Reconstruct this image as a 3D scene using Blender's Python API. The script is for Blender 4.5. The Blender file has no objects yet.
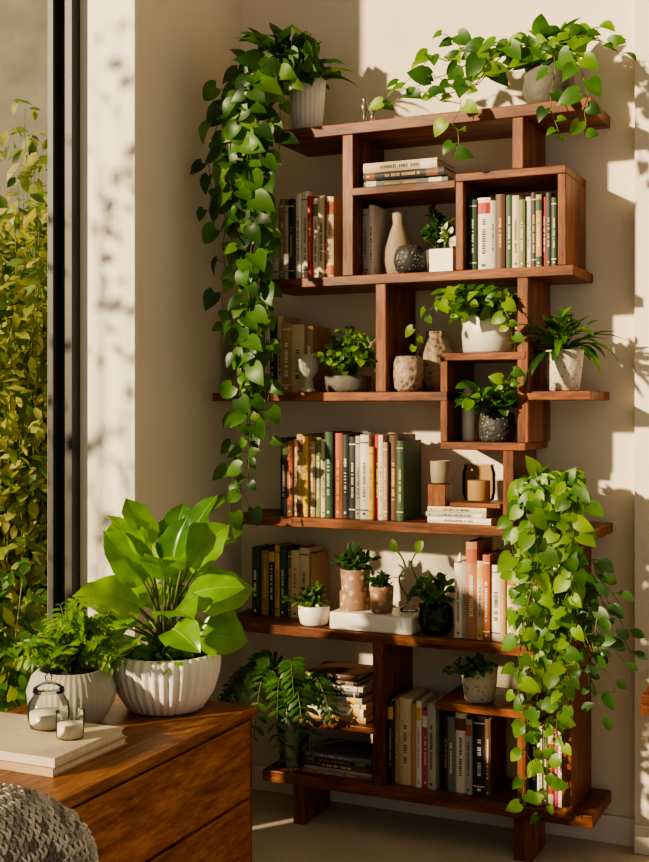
import bpy, math, random
from mathutils import Vector, Matrix, noise
V=Vector
rnd=random.Random(7)
scene=bpy.context.scene

# ------------------------------------------------------------ materials
def new_mat(name):
    m=bpy.data.materials.new(name); m.use_nodes=True
    nt=m.node_tree; nt.nodes.clear()
    out=nt.nodes.new('ShaderNodeOutputMaterial')
    return m,nt,out
def N(nt,t,**kw):
    n=nt.nodes.new(t)
    for k,v in kw.items():
        if k in n.inputs: n.inputs[k].default_value=v
        else: setattr(n,k,v)
    return n
def ramp(nt,stops):
    r=nt.nodes.new('ShaderNodeValToRGB'); e=r.color_ramp.elements
    e[0].position=stops[0][0]; e[0].color=(*stops[0][1],1)
    e[1].position=stops[1][0]; e[1].color=(*stops[1][1],1)
    for p,c in stops[2:]:
        x=e.new(p); x.color=(*c,1)
    return r
def mat_noise(name,c1,c2,scale=8,rough=.6,bump=0,bscale=60,stretch=(1,1,1),metal=0,detail=4,sss=0):
    m,nt,out=new_mat(name)
    tc=N(nt,'ShaderNodeTexCoord'); mp=N(nt,'ShaderNodeMapping'); mp.inputs['Scale'].default_value=stretch
    nt.links.new(tc.outputs['Object'],mp.inputs[0])
    no=N(nt,'ShaderNodeTexNoise',Scale=scale,Detail=detail); nt.links.new(mp.outputs[0],no.inputs['Vector'])
    r=ramp(nt,[(.3,c1),(.7,c2)]); nt.links.new(no.outputs['Fac'],r.inputs[0])
    b=N(nt,'ShaderNodeBsdfPrincipled',Roughness=rough,Metallic=metal)
    nt.links.new(r.outputs[0],b.inputs['Base Color'])
    if bump:
        n2=N(nt,'ShaderNodeTexNoise',Scale=bscale,Detail=5); nt.links.new(mp.outputs[0],n2.inputs['Vector'])
        bp=N(nt,'ShaderNodeBump',Strength=bump,Distance=.01); nt.links.new(n2.outputs['Fac'],bp.inputs['Height'])
        nt.links.new(bp.outputs[0],b.inputs['Normal'])
    nt.links.new(b.outputs[0],out.inputs[0]); return m
def mat_wood(name,stretch,dark=(.04,.011,.004),mid=(.145,.043,.014),lite=(.31,.105,.032)):
    m,nt,out=new_mat(name)
    tc=N(nt,'ShaderNodeTexCoord'); mp=N(nt,'ShaderNodeMapping'); mp.inputs['Scale'].default_value=stretch
    nt.links.new(tc.outputs['Object'],mp.inputs[0])
    n1=N(nt,'ShaderNodeTexNoise',Scale=3.0,Detail=8,Roughness=.62,Distortion=.6); nt.links.new(mp.outputs[0],n1.inputs['Vector'])
    n2=N(nt,'ShaderNodeTexNoise',Scale=14.0,Detail=6,Roughness=.7); nt.links.new(mp.outputs[0],n2.inputs['Vector'])
    mx=N(nt,'ShaderNodeMath',operation='MULTIPLY_ADD'); mx.inputs[1].default_value=.45
    nt.links.new(n2.outputs['Fac'],mx.inputs[0]); 
    m2=N(nt,'ShaderNodeMath',operation='MULTIPLY'); m2.inputs[1].default_value=.6
    nt.links.new(n1.outputs['Fac'],m2.inputs[0]); nt.links.new(m2.outputs[0],mx.inputs[2])
    r=ramp(nt,[(.38,dark),(.66,lite),(.52,mid)]); nt.links.new(mx.outputs[0],r.inputs[0])
    b=N(nt,'ShaderNodeBsdfPrincipled',Roughness=.42); b.inputs['Specular IOR Level'].default_value=.3
    nt.links.new(r.outputs[0],b.inputs['Base Color'])
    bp=N(nt,'ShaderNodeBump',Strength=.12,Distance=.004); nt.links.new(n2.outputs['Fac'],bp.inputs['Height']); nt.links.new(bp.outputs[0],b.inputs['Normal'])
    nt.links.new(b.outputs[0],out.inputs[0]); return m
def mat_leaf(name,c1,c2,trans=.4,rough=.42):
    m,nt,out=new_mat(name)
    tc=N(nt,'ShaderNodeTexCoord')
    no=N(nt,'ShaderNodeTexNoise',Scale=14,Detail=2); nt.links.new(tc.outputs['Object'],no.inputs['Vector'])
    r=ramp(nt,[(.35,c1),(.68,c2)]); nt.links.new(no.outputs['Fac'],r.inputs[0])
    b=N(nt,'ShaderNodeBsdfPrincipled',Roughness=rough); nt.links.new(r.outputs[0],b.inputs['Base Color'])
    t=N(nt,'ShaderNodeBsdfTranslucent')
    hs=N(nt,'ShaderNodeHueSaturation',Hue=.485,Saturation=1.15,Value=2.0); nt.links.new(r.outputs[0],hs.inputs['Color']); nt.links.new(hs.outputs[0],t.inputs['Color'])
    mx=N(nt,'ShaderNodeMixShader',Fac=trans); nt.links.new(b.outputs[0],mx.inputs[1]); nt.links.new(t.outputs[0],mx.inputs[2])
    nt.links.new(mx.outputs[0],out.inputs[0]); return m
def mat_voronoi(name,c1,c2,scale,rough=.6,bump=.4,thr=(.2,.5)):
    m,nt,out=new_mat(name)
    tc=N(nt,'ShaderNodeTexCoord')
    vo=N(nt,'ShaderNodeTexVoronoi',Scale=scale); nt.links.new(tc.outputs['Object'],vo.inputs['Vector'])
    r=ramp(nt,[(thr[0],c1),(thr[1],c2)]); nt.links.new(vo.outputs['Distance'],r.inputs[0])
    b=N(nt,'ShaderNodeBsdfPrincipled',Roughness=rough); nt.links.new(r.outputs[0],b.inputs['Base Color'])
    bp=N(nt,'ShaderNodeBump',Strength=bump,Distance=.004); nt.links.new(vo.outputs['Distance'],bp.inputs['Height']); nt.links.new(bp.outputs[0],b.inputs['Normal'])
    nt.links.new(b.outputs[0],out.inputs[0]); return m
def mat_glass(name,tint=(.95,.97,.95),amount=.25,rough=.03):
    m,nt,out=new_mat(name)
    tr=N(nt,'ShaderNodeBsdfTransparent'); tr.inputs[0].default_value=(*tint,1)
    gl=N(nt,'ShaderNodeBsdfGlossy',Roughness=rough)
    lw=N(nt,'ShaderNodeLayerWeight',Blend=amount)
    mx=N(nt,'ShaderNodeMixShader'); nt.links.new(lw.outputs['Fresnel'],mx.inputs[0])
    nt.links.new(tr.outputs[0],mx.inputs[1]); nt.links.new(gl.outputs[0],mx.inputs[2]); nt.links.new(mx.outputs[0],out.inputs[0]); return m
_cc={}
def col(c,rough=.55):
    k=(c,rough)
    if k not in _cc:
        _cc[k]=mat_noise('paint_%d'%len(_cc),tuple(x*.88 for x in c),tuple(min(1,x*1.08) for x in c),scale=12,rough=rough)
    return _cc[k]

WALL=mat_noise('wall_plaster',(.72,.645,.53),(.78,.70,.58),scale=2.5,rough=.9,bump=.08,bscale=120)
TRIMW=mat_noise('trim_paint',(.76,.71,.62),(.80,.75,.66),scale=3,rough=.6)
CEIL=mat_noise('ceiling_paint',(.7,.66,.58),(.74,.7,.62),scale=3,rough=.9)
FLOOR=mat_noise('floor_stone',(.50,.43,.33),(.60,.52,.41),scale=5,rough=.45,bump=.05,bscale=40)
WOODX=mat_wood('walnut_x',(1,9,9))
WOODZ=mat_wood('walnut_z',(9,9,1))
WOODY=mat_wood('walnut_y',(9,1,9),dark=(.07,.023,.008),mid=(.21,.078,.027),lite=(.40,.17,.06))
WOODYF=mat_wood('walnut_drawer',(9,1.2,7),dark=(.08,.025,.008),mid=(.25,.085,.028),lite=(.46,.19,.06))
DARKGAP=col((.015,.008,.005),.9)
BLACKF=mat_noise('black_metal',(.012,.012,.012),(.022,.02,.02),rough=.5)
WHITEC=mat_noise('white_ceramic',(.74,.70,.63),(.82,.78,.71),scale=10,rough=.4,bump=.05)
GREYC=mat_noise('grey_ceramic',(.33,.31,.26),(.44,.41,.35),scale=14,rough=.6,bump=.15)
DGREY=mat_noise('dark_stoneware',(.07,.062,.053),(.13,.12,.10),scale=20,rough=.7,bump=.25)
BLACKC=mat_noise('black_ceramic',(.015,.015,.015),(.04,.04,.035),scale=10,rough=.3)
BEIGEC=mat_noise('beige_ceramic',(.26,.205,.14),(.36,.29,.2),scale=9,rough=.6,bump=.1)
SPECK=mat_voronoi('speckled_ceramic',(.26,.17,.11),(.58,.51,.42),70,thr=(.12,.3))
TERRA=mat_voronoi('floral_terracotta',(.50,.41,.31),(.26,.14,.08),45,thr=(.15,.42))
WOVEN=mat_voronoi('woven_clay',(.10,.07,.048),(.32,.24,.17),60,bump=1,thr=(.1,.5))
DOTS=mat_voronoi('dotted_bowl',(.3,.28,.25),(.03,.03,.03),90,bump=.6,thr=(.1,.3))
SOIL=mat_noise('soil',(.02,.012,.007),(.06,.035,.02),scale=60,rough=1,bump=.6)
PAGES=mat_noise('pages',(.55,.48,.36),(.68,.61,.48),scale=60,stretch=(3,3,.2),rough=.9)
SILVER=mat_noise('pewter',(.2,.19,.17),(.34,.32,.29),rough=.4,metal=.8)
GLASS=mat_glass('clear_glass',amount=.3)
SMOKE=mat_glass('smoked_glass',tint=(.72,.60,.46),amount=.18)
GGLASS=mat_glass('green_glass',tint=(.35,.45,.3),amount=.3)
PANE=mat_glass('window_glass',tint=(.97,.98,.97),amount=.03)
WAX=col((.75,.66,.5),.5)
STEM=mat_leaf('stem',(.08,.12,.02),(.15,.2,.04),.15)
RIB=mat_leaf('leaf_midrib',(.25,.38,.09),(.33,.48,.13),.3)
POTH=[mat_leaf('pothos_a',(.025,.085,.012),(.06,.16,.022)),mat_leaf('pothos_b',(.045,.13,.015),(.10,.23,.03)),mat_leaf('pothos_c',(.015,.05,.01),(.035,.10,.016),.3)]
LIME=[mat_leaf('lime_a',(.09,.20,.018),(.17,.31,.035),.45),mat_leaf('lime_b',(.16,.28,.025),(.27,.42,.05),.45),mat_leaf('lime_c',(.05,.14,.015),(.10,.23,.03),.45)]
DARKG=[mat_leaf('dark_a',(.018,.05,.012),(.04,.10,.022),.28),mat_leaf('dark_b',(.03,.08,.02),(.06,.15,.035),.28)]
BIGL=[mat_leaf('rubber_a',(.11,.25,.022),(.20,.38,.04),.45,.25),mat_leaf('rubber_b',(.19,.34,.03),(.32,.50,.06),.45,.25),mat_leaf('rubber_c',(.045,.14,.015),(.09,.22,.03),.4,.25)]
OUTG=[mat_leaf('garden_a',(.13,.18,.035),(.28,.31,.07),.4,.6),mat_leaf('garden_b',(.25,.26,.07),(.42,.40,.13),.4,.6),mat_leaf('garden_c',(.04,.09,.02),(.12,.18,.04),.4,.6)]

# ------------------------------------------------------------ mesh builder
class MB:
    def __init__(s): s.v=[];s.f=[];s.m=[];s.sm=[];s.mats=[]
    def mi(s,mat):
        if mat not in s.mats: s.mats.append(mat)
        return s.mats.index(mat)
    def add(s,vs,fs,mat,smooth=False):
        o=len(s.v); k=s.mi(mat); s.v.extend([tuple(p) for p in vs])
        for f in fs: s.f.append(tuple(o+i for i in f)); s.m.append(k); s.sm.append(smooth)
    def box(s,x0,x1,y0,y1,z0,z1,mat,M=None):
        vs=[V((x,y,z)) for z in (z0,z1) for y in (y0,y1) for x in (x0,x1)]
        if M: vs=[M@p for p in vs]
        s.add(vs,[(0,2,3,1),(4,5,7,6),(0,1,5,4),(2,6,7,3),(0,4,6,2),(1,3,7,5)],mat)
    def lathe(s,cx,cy,z,prof,mat,segs=40,ribs=0,amp=0,sx=1,sy=1,smooth=True,ribfn=None,captop=False,capbot=True):
        vs=[];fs=[]
        for i,(r,h) in enumerate(prof):
            for j in range(segs):
                a=2*math.pi*j/segs; rr=r
                if ribs: rr=r*(1+amp*math.cos(ribs*a))
                vs.append((cx+rr*math.cos(a)*sx,cy+rr*math.sin(a)*sy,z+h))
        for i in range(len(prof)-1):
            for j in range(segs):
                k=(j+1)%segs; fs.append((i*segs+j,i*segs+k,(i+1)*segs+k,(i+1)*segs+j))
        if capbot: fs.append(tuple(range(segs-1,-1,-1)))
        if captop: fs.append(tuple((len(prof)-1)*segs+j for j in range(segs)))
        s.add(vs,fs,mat,smooth)
    def tube(s,pts,r,mat,sides=5,r2=None):
        if r2 is None: r2=r
        vs=[];fs=[];n=len(pts)
        for i,p in enumerate(pts):
            p=V(p); d=(V(pts[min(i+1,n-1)])-V(pts[max(i-1,0)]))
            if d.length<1e-6: d=V((0,0,1))
            d.normalize(); a=V((0,0,1)) if abs(d.z)<.9 else V((1,0,0))
            u=d.cross(a).normalized(); w=d.cross(u); rr=r+(r2-r)*i/max(1,n-1)
            for j in range(sides):
                t=2*math.pi*j/sides; vs.append(p+u*rr*math.cos(t)+w*rr*math.sin(t))
        for i in range(n-1):
            for j in range(sides):
                k=(j+1)%sides; fs.append((i*sides+j,i*sides+k,(i+1)*sides+k,(i+1)*sides+j))
        fs.append(tuple(range(sides-1,-1,-1))); fs.append(tuple((n-1)*sides+j for j in range(sides)))
        s.add(vs,fs,mat,True)
    def obj(s,name,origin=None,bevel=0,recalc=False):
        if name.startswith('potted') and min(p[1] for p in s.v)>2.9:
            # leaves press against, never through, the walls
            s.v=[(max(p[0],-2.012),min(p[1],3.668),p[2]) for p in s.v]
        if origin is None:
            xs=[p[0] for p in s.v];ys=[p[1] for p in s.v];zs=[p[2] for p in s.v]
            origin=((min(xs)+max(xs))/2,(min(ys)+max(ys))/2,min(zs))
        me=bpy.data.meshes.new(name)
        me.from_pydata([(p[0]-origin[0],p[1]-origin[1],p[2]-origin[2]) for p in s.v],[],s.f)
        for m in s.mats: me.materials.append(m)
        me.polygons.foreach_set('material_index',s.m); me.polygons.foreach_set('use_smooth',s.sm); me.update()
        o=bpy.data.objects.new(name,me); o.location=origin; scene.collection.objects.link(o)
        if bevel:
            b=o.modifiers.new('bevel','BEVEL'); b.width=bevel; b.segments=2; b.limit_method='ANGLE'
        return o

SH={'heart':[(0,.62,-.16),(.1,.98,-.05),(.3,1,0),(.52,.8,0),(.75,.45,0),(.92,.14,0),(1,.01,0)],
    'ovate':[(0,.05,0),(.12,.5,0),(.3,.88,0),(.5,1,0),(.72,.78,0),(.9,.35,0),(1,.01,0)],
    'broad':[(0,.08,0),(.05,.42,0),(.12,.72,0),(.22,.93,0),(.34,1,0),(.46,1,0),(.58,.93,0),(.70,.76,0),(.81,.52,0),(.90,.27,0),(.96,.10,0),(1,.01,0)],
    'strap':[(0,.5,0),(.15,.7,0),(.35,.95,0),(.55,1,0),(.75,.8,0),(.9,.45,0),(1,.02,0)],
    'small':[(0,.1,0),(.35,.95,0),(.7,.8,0),(1,.02,0)]}
def leaf(mb,p,d,n,L,W,shape,mat,curl=.6,fold=.25,wave=0,cols=1,rib=False):
    d=V(d).normalized(); n=V(n); n=(n-d*n.dot(d))
    if n.length<1e-4: n=d.orthogonal()
    n.normalize(); sd=d.cross(n); pos=V(p); vs=[];fs=[];pt=0
    nc=2*cols+1
    ph=rnd.random()*6; mid=[]
    for i,(t,w,bk) in enumerate(SH[shape]):
        a=-curl*t; dt=d*math.cos(a)+n*math.sin(a); nn=n*math.cos(a)-d*math.sin(a)
        pos=pos+dt*(L*(t-pt)); pt=t
        mid.append((pos.copy(),nn,1-t))
        for c in range(-cols,cols+1):
            q=c/cols; ww=W*.5*w
            h=abs(q)*ww*fold+ (wave*W*(math.sin(t*13+ph+q*1.5)+.5*math.sin(t*24+ph*2-q))*q*q*w if wave else 0)
            vs.append(pos+sd*(q*ww)+nn*h+dt*(bk*L*abs(q)))
    R=len(SH[shape])
    for i in range(R-1):
        for c in range(nc-1):
            a=i*nc+c; fs.append((a,a+1,a+nc+1,a+nc))
    mb.add(vs,fs,mat,True)
    if rib:
        for sg in (1,-1):
            vs=[];fs=[]
            for (q,nn,k) in mid:
                hw=.0014*k+.0004; o=nn*(.0012*sg+ (.0004 if sg>0 else 0))
                vs.append(q-sd*hw+o); vs.append(q+sd*hw+o)
            for i in range(len(mid)-1): fs.append((2*i,2*i+1,2*i+3,2*i+2))
            mb.add(vs,fs,RIB,True)
def rv(s=1): return V((rnd.uniform(-s,s),rnd.uniform(-s,s),rnd.uniform(-s,s)))
def spline(pts,n):
    pts=[V(p) for p in pts]; P=[pts[0]*2-pts[1]]+pts+[pts[-1]*2-pts[-2]]; out=[]
    segs=len(pts)-1
    for i in range(n+1):
        t=i/n*segs; k=min(int(t),segs-1); t-=k
        a,b,c,e=P[k],P[k+1],P[k+2],P[k+3]
        out.append(.5*((2*b)+(c-a)*t+(2*a-5*b+4*c-e)*t*t+(3*b-3*c+e-a)*t*t*t))
    return out
def vine(mb,ctrl,mats,ls=.06,gap=.034,face=V((.25,-1,.45)),start=.0,jit=.012,shape='heart',hang=1.0,wr=.85):
    L=sum((V(ctrl[i+1])-V(ctrl[i])).length for i in range(len(ctrl)-1)); n=max(6,int(L/gap))
    pts=spline(ctrl,n); pts=[p+rv(jit) if 0<i<n else p for i,p in enumerate(pts)]
    mb.tube(pts,.0022,STEM,4,.0012)
    sd=1
    for i in range(1,n+1):
        if i/n<start: continue
        p=pts[i]; sd=-sd
        s=ls*rnd.uniform(.6,1.2)*(1-.3*(i/n)**3)
        side=V((sd*rnd.uniform(.3,1.1),-.25,0))
        d=V((0,0,-hang))*rnd.uniform(.2,1)+side+rv(.35)
        pe=p+side.normalized()*s*.35+V((0,-.008,.008*rnd.random()))
        mb.tube([p,pe],.0012,STEM,3)
        leaf(mb,pe,d,face+rv(.6),s,s*wr,shape,rnd.choice(mats),rnd.uniform(.2,1.0),rnd.uniform(.1,.4))
def bush(mb,cx,cy,z,rx,rz,n,ls,mats,shape='ovate',per=5,wr=.6,fwd=.0,ymax=3.64,zmax=99,up=.35,xmin=-99,xmax=99,ymin=-99):
    for i in range(n):
        a=rnd.uniform(0,2*math.pi); e=rnd.uniform(up,1.5)
        l=rnd.uniform(.55,1)
        tip=V((cx+math.cos(a)*math.cos(e)*rx*l*1.3,cy+math.sin(a)*math.cos(e)*rx*l*1.3-fwd*l,z+math.sin(e)*rz*l))
        tip.y=min(tip.y,ymax-ls*.5); tip.z=min(tip.z,zmax-ls*.35); tip.x=min(max(tip.x,xmin+ls*.4),xmax-ls*.4)
        b=V((cx+rnd.uniform(-.2,.2)*rx*.4,cy+rnd.uniform(-.2,.2)*rx*.4,z))
        m=(b+tip)/2+V((0,0,rz*.15))
        if m.z>zmax-.02:m.z=zmax-.02
        pts=spline([b,m,tip],6); mb.tube(pts,.0016,STEM,3)
        for k in range(per):
            q=pts[2+int(k/(per)*5)] if k<per-1 else pts[-1]
            out=(tip-b).normalized()
            d=out*.6+rv(.8)+V((0,-.15,0)); d.z+=.1
            if q.y>ymax-ls and d.y>0: d.y=-d.y
            if q.z>zmax-ls and d.z>0: d.z=-.2
            nn=V((.1,-.5,.9))+rv(.4)
            s=ls*rnd.uniform(.7,1.15)
            leaf(mb,q,d,nn,s,s*wr,shape,rnd.choice(mats),rnd.uniform(.2,.8),rnd.uniform(.1,.35))
def straps(mb,cx,cy,z,n,L,W,mats,spread=.9,ymax=3.64,fwd=.3,curl=(1.2,2.2)):
    for i in range(n):
        a=2*math.pi*i/n+rnd.uniform(-.3,.3); e=rnd.uniform(.5,1.3)
        d=V((math.cos(a)*math.cos(e)*spread,math.sin(a)*math.cos(e)*spread-fwd*.3,math.sin(e)))
        l=L*rnd.uniform(.65,1.1)
        if d.y>0: l*=max(.35,1-d.y*1.3)
        leaf(mb,(cx+math.cos(a)*.012,cy+math.sin(a)*.012,z),d,V((-d.x*d.z*2,-d.y*d.z*2,1)),l,W,'strap',rnd.choice(mats),rnd.uniform(*curl),.3)
def frond(mb,ctrl,mats,ll=.05,n=16):
    pts=spline(ctrl,n); mb.tube(pts,.0018,STEM,3)
    for i in range(2,n+1):
        t=i/n; d=(pts[i]-pts[i-1]).normalized(); up=V((.1,-.5,.8)); s=d.cross(up).normalized()
        l=ll*math.sin(math.pi*min(1,.15+.85*(1-t)+.08))**.6 if t<1 else ll*.4
        l=max(l,ll*.25)
        for sg in (-1,1):
            leaf(mb,pts[i],s*sg+d*.5+rv(.1),up+rv(.15),l,l*.4,'small',rnd.choice(mats),.5,.15)
def pot(mb,cx,cy,z,prof,mat,rim=.006,soil=.015,segs=40,ribs=0,amp=0,sx=1,sy=1,soilmat=None):
    rt,zt=prof[-1]
    mb.lathe(cx,cy,z,prof+[(rt-rim*.3,zt+.002),(rt-rim,zt),(rt-rim,zt-soil-.004)],mat,segs,ribs,amp,sx,sy)
    n=segs; vs=[(cx+(rt-rim*1.0)*math.cos(2*math.pi*j/n)*sx,cy+(rt-rim*1.0)*math.sin(2*math.pi*j/n)*sy,z+zt-soil) for j in range(n)]
    mb.add(vs,[tuple(range(n))],soilmat or SOIL)

# ------------------------------------------------------------ books
CL=dict(W=(.68,.62,.52),C=(.58,.46,.29),T=(.38,.23,.11),B=(.16,.058,.026),K=(.02,.018,.018),G=(.025,.065,.03),N=(.035,.05,.08),S=(.14,.15,.14),
        L=(.36,.34,.30),R=(.40,.025,.02),P=(.5,.06,.16),O=(.40,.10,.035),Y=(.62,.38,.035),M=(.14,.18,.06),E=(.06,.17,.15),D=(.10,.042,.018),Q=(.42,.18,.10))
def book(mb,M,w,h,d,c,tag=None):
    cm=col(CL[c]); t=min(.003,w*.15); b=min(.004,w*.12); ns=6
    vs=[];fs=[]
    for z in (0,h):
        for i in range(ns+1):
            x=w*i/ns; vs.append(M@V((x,-b*math.sin(math.pi*i/ns)+b,z)))
        vs.append(M@V((w,b+t,z))); vs.append(M@V((0,b+t,z)))
    m=ns+3
    for i in range(m): fs.append((i,(i+1)%m,m+(i+1)%m,m+i))
    fs.append(tuple(range(m-1,-1,-1))); fs.append(tuple(m+i for i in range(m)))
    mb.add(vs,fs,cm)
    mb.box(0,t,b+t,d,0,h,cm,M); mb.box(w-t,w,b+t,d,0,h,cm,M)
    mb.box(t,w-t,b+t,d-.004,.003,h-.003,PAGES,M)
    dark=sum(CL[c])<.85
    ink=col((.72,.66,.55)) if dark else col((.05,.045,.04))
    q=rnd.random()
    if q<.3: ink=col((.6,.42,.12)) if dark else col((.4,.08,.05))
    def mark(f0,f1,z0,z1,mt):
        k=3 if f1-f0>.8 else 1
        for i in range(k):
            a=f0+(f1-f0)*i/k; e=f0+(f1-f0)*(i+1)/k
            ya=b-b*math.sin(math.pi*a)-.0005; ye=b-b*math.sin(math.pi*e)-.0005
            if k==1: ya=ye=min(ya,ye)-.0002
            mb.add([M@V((w*a,ya-.0003,z0)),M@V((w*e,ye-.0003,z0)),M@V((w*e,ye-.0003,z1)),M@V((w*a,ya-.0003,z1))],[(0,1,2,3)],mt)
    st=rnd.random()
    if st<.3:
        mark(.02,.98,h*.90,h*.915,ink); mark(.02,.98,h*.1,h*.115,ink)
    elif st<.5:
        bc=col(CL[rnd.choice('WCTRGOYBM')]); mark(.02,.98,h*.78,h*.93,bc)
        if rnd.random()<.5: mark(.02,.98,h*.03,h*.15,bc)
    z=h*rnd.uniform(.2,.3); zend=h*rnd.uniform(.64,.76); gw=rnd.uniform(.26,.4)/2
    g=min(.007,max(.0035,w*.2))
    while z<zend:
        if rnd.random()<.16: z+=g*1.3; continue
        mark(.5-gw*rnd.uniform(.7,1),.5+gw,z,z+g*rnd.uniform(.45,.75),ink); z+=g
    if rnd.random()<.6: mark(.35,.65,h*.05,h*.05+min(.008,w*.3),ink)
def row(spec,x,y,z,d=.17,name='row_of_books'):
    mb=MB()
    for s in spec.split():
        c=s[0]; w,h=s[1:].split('/'); w=float(w)/1000; h=float(h)/1000; tilt=0
        yy=y+rnd.uniform(0,.016); dd=min(d,3.655-yy)*rnd.uniform(.92,1)
        book(mb,Matrix.Translation((x,yy,z+.0005)),w,h,dd,c); x+=w+.0008
    return mb.obj(name),x
def stack(spec,x,y,z,name='stack_of_books',d=.17):
    mb=MB()
    for s in spec.split():
        c=s[0]; t,L=s[1:].split('/'); t=float(t)/1000; L=float(L)/1000
        ox=rnd.uniform(-.006,.006); a=rnd.uniform(-.04,.04)
        M=Matrix.Translation((x+ox,y+abs(a)*L*.5+.003,z+t+.0005))@Matrix.Rotation(a,4,'Z')@Matrix.Rotation(math.radians(90),4,'Y')
        book(mb,M,t,L,min(d,.2),c); z+=t+.0006
    return mb.obj(name),z

# ------------------------------------------------------------ room
WY=3.68; LX=-2.02; CH=3.5
def simple(name,x0,x1,y0,y1,z0,z1,mat,bevel=0):
    mb=MB(); mb.box(x0,x1,y0,y1,z0,z1,mat); return mb.obj(name,bevel=bevel)
simple('floor',-2.25,3.0,-2.2,WY,-.1,0,FLOOR)
simple('ceiling',-2.40,3.0,-2.2,WY+.2,CH,CH+.1,CEIL)
simple('wall_back',-2.45,-.66,WY,WY+.2,-.1,CH,WALL)
simple('wall_right',-.66,3.0,WY-.05,WY+.2,-.1,CH,WALL)
simple('wall_left',-2.35,LX,3.03,WY,-.1,CH,WALL)
simple('wall_left_near',-2.35,LX,-2.2,-1.6,-.1,CH,WALL)
simple('baseboard_back',-2.02,-.66,WY-.014,WY,0,.085,TRIMW,.003)
simple('baseboard_right',-.66,3.0,WY-.064,WY-.05,0,.085,TRIMW,.003)
simple('baseboard_left',LX,LX+.014,3.03,WY-.014,0,.085,TRIMW,.003)
simple('trim_1',-2.22,LX+.002,3.016,3.03,0,CH,TRIMW,.002)
# window
mb=MB()
def fr(x0,x1,y0,y1,z0,z1): mb.box(x0,x1,y0,y1,z0,z1,BLACKF)
T=CH-.01
fr(-2.262,-2.215,2.975,3.016,0,T); fr(-2.285,-2.262,2.945,3.016,0,T)
fr(-2.28,-2.21,-1.6,2.965,0,.05); fr(-2.28,-2.21,-1.6,2.965,T-.05,T)
fr(-2.27,-2.21,.7,.74,.05,T-.05); fr(-2.27,-2.21,-1.6,-1.54,.05,T-.05)
mb.box(-2.276,-2.271,-1.54,2.945,.05,T-.05,PANE)
mb.obj('window_1',bevel=.003)

# ------------------------------------------------------------ bookshelf
F=3.40; BK=3.66
mb=MB()
def hs(x0,x1,zt,t=.03,y0=F,y1=BK): mb.box(x0,x1,y0,y1,zt-t,zt,WOODX)
def vs_(x0,x1,z0,z1,y0=F+.002,y1=BK): mb.box(x0,x1,y0,y1,z0,z1,WOODZ)
hs(-1.75,-.738,2.203,.036); hs(-1.80,-.79,1.73); hs(-1.975,-1.168,1.37,.028); hs(-.955,-.74,1.37,.026)
hs(-1.91,-.73,.975); hs(-1.965,-.76,.63); hs(-1.79,-.735,.165,.036)
hs(-1.66,-1.40,.34,.02); hs(-1.207,-.93,.4425,.024); hs(-1.48,-1.143,2.0,.024)
vs_(-1.41,-1.375,.165,.60); vs_(-.955,-.93,.165,.4185); vs_(-.825,-.795,.165,.945)
vs_(-1.511,-1.475,1.73,2.167)
hs(-1.143,-.812,2.017,.024); vs_(-1.143,-1.119,1.73,1.993); vs_(-.836,-.812,1.73,1.993)
vs_(-.970,-.937,2.017,2.167)
vs_(-1.40,-1.365,1.37,1.70)
hs(-1.191,-.93,1.485,.023); hs(-1.191,-.93,1.22,.023); vs_(-1.191,-1.168,1.22,1.462)
vs_(-.955,-.922,1.22,1.70); vs_(-.998,-.965,.975,1.197)
vs_(-1.69,-1.65,0,.13,3.42,3.62); vs_(-.97,-.915,0,.13,3.415,3.57)
mb.obj('bookshelf',bevel=.0025)

# books
row('L22/250 T20/262 L16/240 K22/258 W18/275 W26/280 R12/262 W20/255 C22/262 R10/240 C24/255',-1.775,3.43,1.73)
row('L20/215 W18/225',-1.472,3.46,1.73)
row('G24/212 W40/216 L16/205 D28/222 G22/218 C20/214 M18/200 W14/208 K16/220 T16/212 R12/205 K16/215 G14/200',-1.112,3.425,1.73)
stack('S22/270 K24/265 C30/240',-1.455,3.42,2.0)
row('T22/235 Y18/250 W20/246 O16/240 C22/255 B14/238 W22/248 K18/240 C22/252 T36/228 C44/222 T26/215',-1.955,3.50,1.37,d=.14)
row('K24/250 O18/240 C16/246 T22/262 Y16/255 T20/240 M20/252 C16/245 G26/270 O28/266 K22/262 K24/255 L18/258 W28/262 Y14/225 R18/262 W14/262 T14/240 D28/262 G22/245',-1.745,3.43,.975)
row('G26/225 T34/215 K22/230 Y16/235 G24/228 M18/220 C30/222 C36/232 T16/215',-1.90,3.53,.63,d=.12)
row('W24/225 L12/230 Q34/290 C18/235 O22/255 W30/225 T16/218 C30/215 L20/220 G20/210 C18/215',-1.160,3.43,.63)
row('K18/255 T14/260 C40/265 T16/250 W16/262 P20/235 L26/260',-1.372,3.43,.165)
row('K14/235 S22/225 W34/240 L18/225 K40/236 D18/232',-1.195,3.43,.165)
row('G20/238 W14/228 M16/222 R16/232 P12/225 W14/220',-.925,3.43,.165)
stack('T14/235 L10/230 D16/240 K12/225 S14/230',-1.655,3.42,.165)
stack('T18/205 W24/190 C14/200 L20/196 K18/185 W16/190 K14/180 D16/178',-1.648,3.425,.34)
o,zt=stack('W18/200 L14/190 C16/185',-1.242,3.415,.975)

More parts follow.
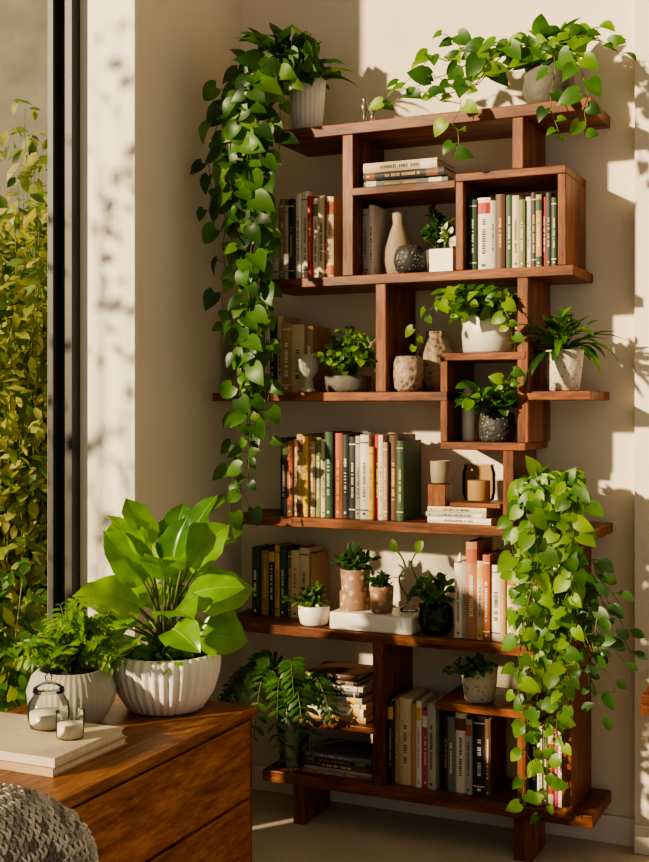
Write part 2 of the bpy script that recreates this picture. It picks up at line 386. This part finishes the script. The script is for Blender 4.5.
# ------------------------------------------------------------ shelf objects
mb=MB(); cx,cy,z=-1.685,3.51,2.204
pot(mb,cx,cy,z,[(.042,0),(.048,.004),(.055,.08),(.062,.178)],WHITEC,ribs=22,amp=.02,segs=88)
ends=[(-1.91,1.95),(-1.88,1.74),(-1.84,1.58),(-1.80,1.3),(-1.775,1.1),(-1.79,.99),(-1.75,.96),(-1.735,1.22),(-1.72,1.80),(-1.82,1.88),(-1.76,1.42),(-1.69,2.1),(-1.87,2.08),(-1.78,1.85),(-1.75,2.08)]
for ex,ez in ends:
    yy=rnd.uniform(3.27,3.34); mx=ex*.6+cx*.4
    h=2.3 if ez<2 else 2.28
    c=[(cx,cy-.01,z+.17),(mx*.4+cx*.6,cy-.07,2.41+rnd.uniform(0,.04)),(ex*.85+cx*.15,yy,h)]
    k=max(1,int((h-ez)/.2))
    for i in range(1,k+1): c.append((ex+rnd.uniform(-.045,.045),yy+rnd.uniform(-.02,.02),h+(ez-h)*i/k))
    vine(mb,c,POTH+POTH[:2]+LIME[2:]+LIME[:1],.072,.04)
straps(mb,cx+.01,cy,z+.16,20,.20,.035,POTH+LIME[:1],curl=(.6,1.6))
bush(mb,cx-.03,cy-.04,z+.17,.15,.14,14,.065,POTH,'heart',5,.8,fwd=.04)
mb.obj('potted_pothos')
# top right pothos
mb=MB(); cx,cy,z=-.889,3.51,2.204
pot(mb,cx,cy,z,[(.045,0),(.065,.02),(.077,.06),(.073,.1),(.058,.13),(.056,.137)],DGREY)
def tv(*c,ls=.066,**k): vine(mb,[(cx,cy,z+.13)]+list(c),POTH+POTH[:2]+LIME[:2],ls,.036,**k)
tv((-.97,3.45,2.40),(-1.1,3.44,2.36),(-1.25,3.43,2.30),(-1.40,3.44,2.25),hang=.4)
tv((-.97,3.47,2.40),(-1.12,3.46,2.38),(-1.25,3.47,2.38),(-1.33,3.46,2.32),hang=.2)
tv((-.98,3.42,2.38),(-1.1,3.40,2.28),(-1.12,3.35,2.18),(-1.13,3.34,2.06))
tv((-1.0,3.5,2.40),(-1.15,3.5,2.41),(-1.20,3.48,2.46),hang=.2)
tv((-1.0,3.45,2.36),(-1.12,3.42,2.27),(-1.2,3.40,2.25),(-1.24,3.4,2.27),hang=.2)
tv((-1.0,3.47,2.33),(-1.08,3.46,2.30),(-1.16,3.46,2.30),(-1.22,3.46,2.33),hang=.2)
tv((-.83,3.46,2.40),(-.76,3.42,2.38),(-.69,3.40,2.34),(-.66,3.40,2.31),hang=.5)
tv((-.82,3.44,2.38),(-.76,3.36,2.30),(-.745,3.34,2.18),(-.745,3.34,2.08))
tv((-.85,3.44,2.36),(-.84,3.36,2.26),(-.83,3.345,2.14),(-.82,3.34,2.08),ls=.055)
tv((-.8,3.5,2.42),(-.74,3.48,2.40),(-.70,3.46,2.36),hang=.4)
bush(mb,cx,cy+.02,z+.13,.13,.11,13,.065,POTH+LIME[:2],'heart',5,.8,ymax=3.65)
mb.obj('potted_pothos')
for (x,y,h) in ((-1.465,3.47,.095),(-1.43,3.45,.07)):
    mb=MB(); mb.lathe(x,y,2.2035,[(.016,0),(.017,.006),(.007,.012),(.006,h*.4),(.013,h*.55),(.014,h*.7),(.006,h*.78),(.009,h*.88),(.006,h*.97),(.001,h)],SILVER,20); mb.obj('pewter_candlestick')
# S2
mb=MB(); mb.lathe(-1.378,3.54,1.7305,[(.03,0),(.042,.01),(.05,.05),(.048,.09),(.032,.14),(.02,.17),(.022,.205),(.024,.212),(.017,.21),(.014,.17)],BEIGEC,36); mb.obj('ceramic_bottle_vase')
mb=MB(); mb.lathe(-1.305,3.447,1.7305,[(.028,0),(.042,.012),(.05,.04),(.046,.066),(.034,.084),(.028,.086),(.026,.07)],DOTS,36); mb.obj('dotted_bowl_vase')
mb=MB(); pot(mb,-1.262,3.58,1.7305,[(.025,0),(.034,.04),(.036,.085)],DGREY); bush(mb,-1.262,3.58,1.80,.06,.14,20,.035,POTH,'ovate',5,zmax=1.97,ymax=3.64,fwd=.02,xmin=-1.34,xmax=-1.15); mb.obj('potted_herb')
mb=MB(); mb.box(-1.232,-1.158,3.42,3.49,1.7305,1.80,WHITEC); mb.box(-1.226,-1.164,3.426,3.484,1.80,1.8015,SOIL)
bush(mb,-1.195,3.455,1.80,.035,.09,10,.022,LIME[:1]+[WHITEC],'small',4,xmax=-1.15); mb.obj('square_planter',bevel=.002)
# S3 left
mb=MB(); mb.lathe(-1.652,3.445,1.3705,[(.026,0),(.027,.008),(.014,.018),(.012,.035),(.02,.05),(.034,.07),(.037,.1),(.034,.12),(.031,.12),(.032,.1),(.01,.07)],GREYC,60,ribs=20,amp=.03); mb.obj('ribbed_goblet')
mb=MB(); pot(mb,-1.535,3.50,1.3705,[(.066,0),(.072,.01),(.076,.05)],DGREY,sx=1.0,sy=.9); bush(mb,-1.52,3.49,1.41,.11,.17,66,.03,LIME[1:]+POTH[:2],'ovate',6,.75,fwd=.02,zmax=1.69,xmin=-1.60,xmax=-1.41); mb.obj('potted_bush_plant')
mb=MB(); mb.lathe(-1.313,3.455,1.3705,[(.03,0),(.043,.012),(.048,.05),(.046,.09),(.038,.108),(.034,.11),(.032,.1)],WOVEN,40,ribs=20,amp=.02); mb.obj('woven_clay_vase')
mb=MB(); mb.lathe(-1.262,3.565,1.3705,[(.035,0),(.05,.02),(.058,.07),(.054,.12),(.04,.155),(.03,.17),(.032,.19),(.026,.19),(.024,.17)],WOVEN,40,ribs=10,amp=.04); mb.obj('carved_stone_vase')
# B2 top pot
mb=MB(); pot(mb,-1.072,3.50,1.4855,[(.068,0),(.076,.006),(.08,.06),(.081,.112)],WHITEC,segs=48)
bush(mb,-1.072,3.47,1.585,.14,.12,34,.05,LIME+POTH[:1],'heart',5,.8,fwd=.06,zmax=1.695,up=.15,xmin=-1.3,xmax=-.96)
vine(mb,[(-1.10,3.45,1.59),(-1.17,3.38,1.63),(-1.22,3.34,1.58),(-1.235,3.33,1.50)],LIME,.045,.03)
vine(mb,[(-1.03,3.45,1.59),(-.99,3.36,1.64),(-.96,3.33,1.58),(-.95,3.33,1.52)],LIME,.045,.03)
mb.obj('potted_trailing_plant')
# S3 right
mb=MB(); pot(mb,-.843,3.50,1.3705,[(.042,0),(.047,.004),(.053,.05),(.06,.118)],SPECK,segs=40)
straps(mb,-.843,3.49,1.475,34,.21,.026,DARKG+POTH[:2],curl=(1.0,2.2)); 
bush(mb,-.84,3.47,1.48,.09,.14,14,.05,POTH,'ovate',4,.5,zmax=1.69,xmin=-.92,fwd=.03)
mb.obj('potted_spider_plant')
# B2 interior
mb=MB(); pot(mb,-1.035,3.47,1.2205,[(.045,0),(.052,.01),(.056,.05),(.05,.085)],DOTS)
bush(mb,-1.035,3.45,1.295,.11,.12,24,.045,POTH+LIME[:1],'ovate',5,.7,fwd=.06,zmax=1.455,xmin=-1.155,xmax=-.96)
vine(mb,[(-1.02,3.45,1.3),(-.98,3.37,1.38),(-.955,3.34,1.42)],LIME,.045,.028,hang=.2); mb.obj('potted_philodendron')
mb=MB(); mb.lathe(-1.135,3.50,1.2205,[(.018,0),(.02,.005),(.02,.1),(.018,.14),(.012,.16),(.001,.166)],WHITEC,24); mb.obj('ceramic_pillar_ornament')
# S4 stack top items
mb=MB(); mb.box(-1.165,-1.01,3.415,3.56,zt+.001,zt+.014,WOODX)
mb.lathe(-1.095,3.48,zt+.0142,[(.03,0),(.045,.006),(.05,.03),(.05,.085),(.044,.105),(.046,.112)],SMOKE,36)
mb.lathe(-1.095,3.48,zt+.018,[(.034,0),(.034,.06)],WAX,24,captop=True); mb.obj('glass_candle_jar',bevel=.001)
mb=MB(); mb.box(-1.24,-1.185,3.43,3.50,zt+.001,zt+.065,WOODZ); mb.lathe(-1.2125,3.465,zt+.0655,[(.02,0),(.027,.004),(.03,.03),(.031,.07),(.028,.07),(.027,.03)],BEIGEC,30); mb.obj('stoneware_cup',bevel=.001)
def trail(name,cx,cy,z,ends,mats,ls,gap,potm,r=.06,ph=.09):
    mb=MB(); pot(mb,cx,cy,z,[(r*.75,0),(r*.8,.004),(r*.95,ph*.6),(r,ph)],potm)
    for ex,ez in ends:
        yy=rnd.uniform(3.26,3.35); top=z+ph+rnd.uniform(.02,.05)
        c=[(cx,cy-.01,z+ph-.01),((ex+cx)/2,cy-.07,top),(ex,yy,z+ph-.02)]
        k=max(1,int((c[-1][2]-ez)/.16)); h=c[-1][2]
        for i in range(1,k+1): c.append((ex+rnd.uniform(-.03,.03),yy+rnd.uniform(-.02,.02),h+(ez-h)*i/k))
        vine(mb,c,mats,ls,gap)
    bush(mb,cx,cy-.02,z+ph-.01,.11,.08,20,ls,mats,'heart',5,.8,fwd=.04)
    return mb.obj(name)
trail('potted_trailing_pothos',-.87,3.50,.9755,[(-.94,.85),(-.92,.6),(-.90,.35),(-.88,.22),(-.86,.17),(-.84,.3),(-.82,.45),(-.80,.55),(-.78,.7),(-.76,.8),(-.74,.9),(-.89,.5),(-.83,.2),(-.87,.75),(-.91,.78),(-.80,.35),(-.77,.5)],LIME+LIME[:2]+POTH[1:2],.054,.034,WHITEC,r=.055)
mb=MB(); pot(mb,-.875,3.475,.6305,[(.035,0),(.04,.004),(.045,.09)],DGREY)
for ex,ey,ez in ((-.64,3.36,.62),(-.64,3.38,.70),(-.66,3.33,.54),(-.69,3.31,.48),(-.65,3.4,.76),(-.70,3.3,.66),(-.72,3.29,.56),(-.63,3.4,.64),(-.68,3.35,.78)):
    vine(mb,[(-.875,3.46,.72),(-.82,3.37,.80),(-.73,3.33,ez+.13),(ex,ey,ez)],DARKG+POTH[:1],.06,.033,start=.35,shape='ovate',wr=.6)
mb.obj('potted_hanging_hoya')
# S5
mb=MB(); pot(mb,-1.634,3.457,.6305,[(.035,0),(.044,.006),(.05,.035),(.05,.06)],WHITEC)
bush(mb,-1.634,3.45,.685,.07,.07,30,.03,LIME[:1]+DARKG,'ovate',4,.45,zmax=.8,ymax=3.53); mb.obj('potted_succulent')
mb=MB(); mb.box(-1.56,-1.285,3.41,3.56,.6305,.685,WHITEC); mb.obj('white_storage_box',bevel=.006)
mb=MB(); pot(mb,-1.505,3.49,.6855,[(.048,0),(.049,.004),(.05,.055),(.046,.056),(.044,.06),(.048,.125)],TERRA)
bush(mb,-1.505,3.485,.80,.055,.07,30,.032,DARKG+POTH[:1],'ovate',4,.5,zmax=.93); mb.obj('potted_succulent')
mb=MB(); pot(mb,-1.405,3.465,.6855,[(.03,0),(.034,.004),(.038,.08)],TERRA); bush(mb,-1.405,3.465,.755,.045,.05,24,.026,DARKG,'ovate',4,.5); mb.obj('potted_succulent')
mb=MB(); mb.lathe(-1.335,3.52,.6855,[(.028,0),(.03,.008),(.008,.02),(.006,.05)],GLASS,20)
for s in (-1,1):
    mb.tube(spline([(-1.335,3.52,.72),(-1.335+s*.03,3.51,.78),(-1.335+s*.01,3.51,.83),(-1.335+s*.035,3.5,.88)],12),.003,STEM,5)
leaf(mb,(-1.30,3.5,.87),(.2,-.2,.6),(.1,-1,.2),.05,.03,'ovate',LIME[0]); leaf(mb,(-1.37,3.5,.87),(-.2,-.2,.6),(.1,-1,.2),.045,.028,'ovate',LIME[0])
mb.obj('propagation_glass')
mb=MB(); pot(mb,-1.225,3.46,.6305,[(.03,0),(.045,.01),(.055,.045),(.05,.085),(.035,.105)],GGLASS); 
bush(mb,-1.225,3.45,.66,.03,.07,16,.032,POTH,'ovate',3,.7)
bush(mb,-1.225,3.45,.725,.075,.09,18,.045,LIME[:1]+POTH,'ovate',4,.6,fwd=.03,zmax=.9,xmax=-1.165); mb.obj('glass_terrarium_vase')
mb=MB(); mb.lathe(-1.185,3.57,.6305,[(.016,0),(.017,.01),(.015,.12),(.008,.16),(.011,.19),(.012,.2),(.005,.23),(.001,.24)],WHITEC,20); mb.obj('white_bottle_ornament')
mb=MB(); pot(mb,-1.09,3.47,.443,[(.04,0),(.045,.004),(.052,.06),(.056,.105)],SPECK); bush(mb,-1.09,3.45,.53,.08,.05,22,.035,LIME[:1]+POTH,'ovate',4,.6,fwd=.04,zmax=.598); mb.obj('potted_small_plant')
# fern
mb=MB(); fx,fy,fz=-1.722,3.49,.1655
pot(mb,fx,fy,fz,[(.04,0),(.045,.004),(.052,.18)],BLACKC)
for dx,dy,up,dr in ((.20,-.14,.18,.04),(.16,-.2,.15,-.05),(.14,-.22,.17,.02),(.06,-.24,.18,-.03),(-.03,-.22,.2,-.02),(-.12,-.2,.2,.02),(-.18,-.14,.18,.02),(-.22,-.1,.16,.05),(.1,-.2,.25,.10),(-.08,-.16,.25,.12),(.10,-.24,.12,-.10)):
    b=V((fx,fy,fz+.16)); frond(mb,[b,b+V((dx*.3,dy*.4,up*.7)),b+V((dx*.7,dy*.8,up*.8)),b+V((dx,dy,dr))],POTH+DARKG[1:],.05,18)
mb.obj('potted_fern')

# ------------------------------------------------------------ dresser
DX0,DX1,DY0,DY1,DZ=-2.1,-1.52,.9,2.86,.52
mb=MB()
mb.box(DX0,DX1,DY0,DY1,DZ-.026,DZ,WOODY)
mb.box(DX0,DX1-.012,DY1-.03,DY1-.006,.05,DZ-.026,WOODZ); mb.box(DX0,DX1-.012,DY0+.006,DY0+.03,.05,DZ-.026,WOODZ)
mb.box(DX0,DX1-.022,DY0+.03,DY1-.03,.05,DZ-.026,DARKGAP)
for (z0,z1) in ((.285,.487),(.07,.277)):
    for (y0,y1) in ((1.79,DY1-.034),(DY0+.034,1.784)):
        mb.box(DX1-.022,DX1-.004,y0,y1,z0,z1,WOODYF)
for x in (DX0+.03,DX1-.09):
    for y in (DY0+.05,DY1-.11): mb.box(x,x+.05,y,y+.05,0,.05,WOODZ)
mb.obj('dresser',bevel=.003)
# big leaf plant
mb=MB(); cx,cy=-1.73,2.732
pot(mb,cx,cy,DZ+.0005,[(.085,0),(.1,.006),(.128,.05),(.143,.1),(.145,.135),(.14,.152)],WHITEC,rim=.012,soil=.02,segs=216,ribs=36,amp=.022)
def big(az,el,hz,L,W,c=.7):
    a=math.radians(az); e=math.radians(el)
    b=V((cx+math.cos(a)*.02,cy+math.sin(a)*.02,DZ+.13)); o=V((math.cos(a),math.sin(a),0))
    q=b+o*(.03+.05*math.cos(e))*1.0+V((0,0,hz)); mb.tube(spline([b,b+V((0,0,hz*.6))+o*.01,q],6),.0045,STEM,6,.003)
    d=o*math.cos(e)+V((0,0,math.sin(e)))
    leaf(mb,q,d,V((.3,-.8,.9))-o*math.sin(e)*.4+rv(.5),L,W,'broad',rnd.choice(BIGL+BIGL[:2]),c,rnd.uniform(.15,.45),.075,4,True)
for i in range(8): big(i*45+rnd.uniform(-14,14),rnd.uniform(0,25),rnd.uniform(.06,.10),rnd.uniform(.13,.16),rnd.uniform(.10,.12),1.0)
for i in range(9): big(i*40+20+rnd.uniform(-14,14),rnd.uniform(25,48),rnd.uniform(.11,.18),rnd.uniform(.16,.19),rnd.uniform(.115,.14),.95)
for i in range(7): big(i*51+rnd.uniform(-14,14),rnd.uniform(48,66),rnd.uniform(.18,.26),rnd.uniform(.15,.18),rnd.uniform(.105,.13),.8)
for i in range(5): big(i*72+30,rnd.uniform(66,82),rnd.uniform(.25,.32),rnd.uniform(.14,.17),.095,.6)
bush(mb,cx,cy,DZ+.13,.15,.05,30,.035,LIME,'ovate',4,.6,ymax=9,up=.1)
mb.obj('potted_broad_leaf_plant')
mb=MB(); cx,cy=-1.875,2.515
pot(mb,cx,cy,DZ+.0005,[(.07,0),(.082,.006),(.108,.05),(.112,.085),(.1,.12),(.085,.135)],GREYC,rim=.01,segs=180,ribs=45,amp=.012)
for i in range(62):
    a=rnd.uniform(0,6.28); e=rnd.uniform(.1,1.5); l=rnd.uniform(.6,1.05); b=V((cx,cy,DZ+.12))
    d=V((math.cos(a)*math.cos(e),math.sin(a)*math.cos(e),0))*.15*l+V((0,0,math.sin(e)*.20*l))
    frond(mb,[b,b+d*.5+V((0,0,.03)),b+d],LIME,.036,8)
mb.obj('potted_maidenhair_fern')
mb=MB()
def flat(x0,x1,y0,y1,z0,t,c,ang=0):
    M=Matrix.Translation(((x0+x1)/2,(y0+y1)/2,z0))@Matrix.Rotation(ang,4,'Z'); hx=(x1-x0)/2; hy=(y1-y0)/2
    cm=col(c); mb.box(-hx,hx,-hy,hy,0,.003,cm,M); mb.box(-hx,hx,-hy,hy,t-.003,t,cm,M); mb.box(-hx+.004,hx-.004,-hy+.003,hy-.004,.003,t-.003,PAGES,M); mb.box(-hx,hx,-hy,-hy+.003,.003,t-.003,cm,M)
flat(-2.02,-1.63,2.12,2.405,DZ+.0005,.018,(.42,.30,.18),0); flat(-2.02,-1.635,2.125,2.40,DZ+.019,.020,(.60,.51,.39),.02)
mb.obj('stack_of_coffee_table_books')
tz=DZ+.0395
mb=MB(); mb.lathe(-1.80,2.325,tz,[(.03,0),(.044,.004),(.05,.03),(.048,.06),(.036,.078),(.034,.085)],GLASS,36)
mb.lathe(-1.80,2.325,tz+.003,[(.035,0),(.044,.01),(.045,.035)],col((.66,.62,.54),.3),36,captop=True)
mb.lathe(-1.80,2.325,tz+.086,[(.038,0),(.036,.01),(.02,.02),(.006,.026),(.009,.032),(.009,.038),(.002,.044)],GLASS,30); mb.obj('glass_apothecary_jar')
mb=MB(); mb.lathe(-1.70,2.275,tz,[(.026,0),(.031,.003),(.033,.03),(.033,.062)],GLASS,30); mb.lathe(-1.70,2.275,tz+.004,[(.029,0),(.029,.03)],WAX,24,captop=True); mb.obj('glass_votive_candle')
# side table at right
mb=MB(); mb.box(-.575,.0,3.25,3.6,.505,.56,WOODX)
for x in (-.46,-.06):
    for y in (3.28,3.54): mb.box(x,x+.035,y,y+.035,0,.505,WOODZ)
mb.obj('side_table',bevel=.003)

# ------------------------------------------------------------ armchair + throw
UP=mat_noise('linen',(.3,.27,.23),(.38,.34,.29),scale=80,rough=.95,bump=.3,bscale=300)
mb=MB()
mb.box(-1.42,-1.15,.75,1.58,.2,.69,UP); mb.box(-1.15,-.6,.83,1.5,.2,.42,UP); mb.box(-1.15,-.6,.75,.83,.2,.56,UP); mb.box(-1.15,-.6,1.5,1.58,.2,.56,UP)
for x in (-1.38,-.68):
    for y in (.79,1.49): mb.box(x,x+.045,y,y+.045,0,.2,WOODZ)
o=mb.obj('armchair',bevel=.04); o.modifiers['bevel'].segments=5
# chunky rib knit: rows of V stitches in real relief
KN=[mat_noise('wool_%d'%i,c,tuple(x*1.5 for x in c),scale=120,rough=1,bump=.6,bscale=400) for i,c in enumerate(((.44,.41,.36),(.28,.26,.225),(.56,.52,.45),(.13,.12,.105)))]
mb=MB()
def rbox(s):
    w=.145;h=.715;r=.085
    L1=.36; L2=math.pi*r/2; L3=2*(w-r)
    if s<L1: return (w,h-r-L1+s,1,0)
    s-=L1
    if s<L2: a=s/r; return (w-r+r*math.cos(a),h-r+r*math.sin(a),math.cos(a),math.sin(a))
    s-=L2
    if s<L3: return (w-r-s,h,0,1)
    s-=L3
    if s<L2: a=math.pi/2+s/r; return (-w+r+r*math.cos(a),h-r+r*math.sin(a),math.cos(a),math.sin(a))
    s-=L2
    return (-w,h-r-s,-1,0)
def surf(s,y):
    x,z,nx,nz=rbox(s)
    # round the far top corner and fold the cloth softly
    e=max(0,(y-1.50)/.115); e=min(e,1); dr=.075*(1-math.sqrt(max(0,1-e*e)))
    q=.011*math.sin(y*24+s*9)+.007*math.sin(y*11-s*14)
    return V((-1.285+x*(1-dr*1.2)+nx*(.008+q),y,z-dr*max(0,nz+.0)*1.0+nz*(.008+q)-dr*.25)),V((nx,0,nz))
tot=2*.36+math.pi*.085+.12
# base cloth
vs=[];fs=[];nu,nv=80,56
for i in range(nu+1):
    for j in range(nv+1):
        p,n=surf(tot*i/nu,.95+.66*j/nv); vs.append(p)
for i in range(nu):
    for j in range(nv):
        a=i*(nv+1)+j; fs.append((a,a+nv+1,a+nv+2,a+1))
mb.add(vs,fs,KN[1],True)
# stitches
ds=.0145; dy=.016
for j in range(int(.655/dy)):
    y=.955+j*dy
    for i in range(int(tot/ds)):
        s=i*ds+.002
        p0,n=surf(min(s,tot-.001),y); p1,_=surf(min(s+ds*1.25,tot-.001),y)
        k=rnd.choices((0,1,2,3),(5,4,4,1.6))[0]
        for sg in (-1,1):
            a=p0+V((0,sg*dy*.08,0))+n*.001; b=p1+V((0,sg*dy*.46,0))+n*.003; m=(a+b)/2+n*.005
            u=V((0,1,0)); w=.0038
            mb.add([a-u*w*.4,a+u*w*.4,m+u*w,b+u*w*.4,b-u*w*.4,m-u*w,m+n*.002],[(0,1,6),(1,2,6),(2,3,6),(3,4,6),(4,5,6),(5,0,6)],KN[k],True)
# end drape over the far side of the chair back
vs=[];fs=[]
for i in range(31):
    for j in range(25):
        x=-.14+.28*i/30; top=.655-max(0,abs(x)-.07)**2*12
        z=top-.35*j/24; bl=math.sin(min(1,j/5)*math.pi/2)
        vs.append((-1.285+x*.93,1.606+.012*bl+.006*math.sin(x*60)*bl,z+.004))
for i in range(30):
    for j in range(24):
        a=i*25+j; fs.append((a,a+25,a+26,a+1))
mb.add(vs,fs,KN[1],True)
mb.obj('knit_throw_blanket')

# ------------------------------------------------------------ garden outside
simple('garden_ground',-9,-2.45,-6,9,-.15,-.05,mat_noise('gravel',(.2,.17,.12),(.3,.26,.19),scale=30,rough=1,bump=.5))
simple('garden_wall_far',-9,-2.6,8.0,8.2,-.1,5,mat_noise('stucco2',(.10,.09,.075),(.15,.135,.11),scale=3,rough=.9))
def shrub(x,y,h,rad,n,ls,mats,name='garden_shrub',z0=0,zb=-.05,lo=.35,cl=5,wr=.5):
    mb=MB()
    for i in range(n):
        a=rnd.uniform(0,6.28); rr=rad*math.sqrt(rnd.random()); top=h*rnd.uniform(lo,1)
        base=V((x+math.cos(a)*rr*.3,y+math.sin(a)*rr*.3,zb)); tip=V((x+math.cos(a)*rr,y+math.sin(a)*rr,top))
        pts=spline([base,(base+tip)/2+rv(.06),tip],16); mb.tube(pts,.006,STEM,4,.002)
        for k in range(2,17):
            if pts[k].z<z0: continue
            for q in range(cl):
                s=ls*rnd.uniform(.6,1.2)
                leaf(mb,pts[k]+rv(.09),rv(1)+V((0,0,-.3)),V((.5,-.5,.7))+rv(.5),s,s*wr,'small',rnd.choice(mats),.4,.2)
    return mb.obj(name)
shrub(-3.35,4.0,2.5,.45,90,.08,OUTG,cl=6)
shrub(-3.0,3.45,.75,.3,40,.08,OUTG[::2]+POTH)
shrub(-4.6,5.6,3.0,.7,90,.11,OUTG)
# slender unseen tree, added out of view to dapple the sunlight
shrub(-3.9,-.3,4.4,1.1,6,.17,OUTG,'dapple_tree',z0=1.3,lo=.7,cl=1,wr=.6)
# climbing twigs just outside the glass near the reveal
shrub(-2.70,2.15,2.9,.14,6,.07,OUTG,'garden_vine',z0=.5,lo=.8,cl=2,wr=.6)

# ------------------------------------------------------------ light
sd=V((1,1.45,-.52)).normalized()
l=bpy.data.lights.new('sun','SUN'); l.energy=9.5; l.angle=.035; l.color=(1,.78,.50)
o=bpy.data.objects.new('sun',l); o.rotation_euler=sd.to_track_quat('-Z','Y').to_euler(); o.location=(-5,-4,5); scene.collection.objects.link(o)
w=bpy.data.worlds.new('world'); scene.world=w; w.use_nodes=True; bg=w.node_tree.nodes['Background']
bg.inputs[0].default_value=(1,.93,.83,1); bg.inputs[1].default_value=.5

# ------------------------------------------------------------ camera
c=bpy.data.cameras.new('camera'); co=bpy.data.objects.new('camera',c); scene.collection.objects.link(co); scene.camera=co
c.sensor_fit='VERTICAL'; c.sensor_height=24; c.lens=24*1200/862; c.shift_y=-26/862
co.location=(0,0,1.33); co.rotation_euler=(math.radians(90),0,math.radians(24.8))
try:
    scene.view_settings.look='AgX - Medium High Contrast'
except Exception as e: print(e)
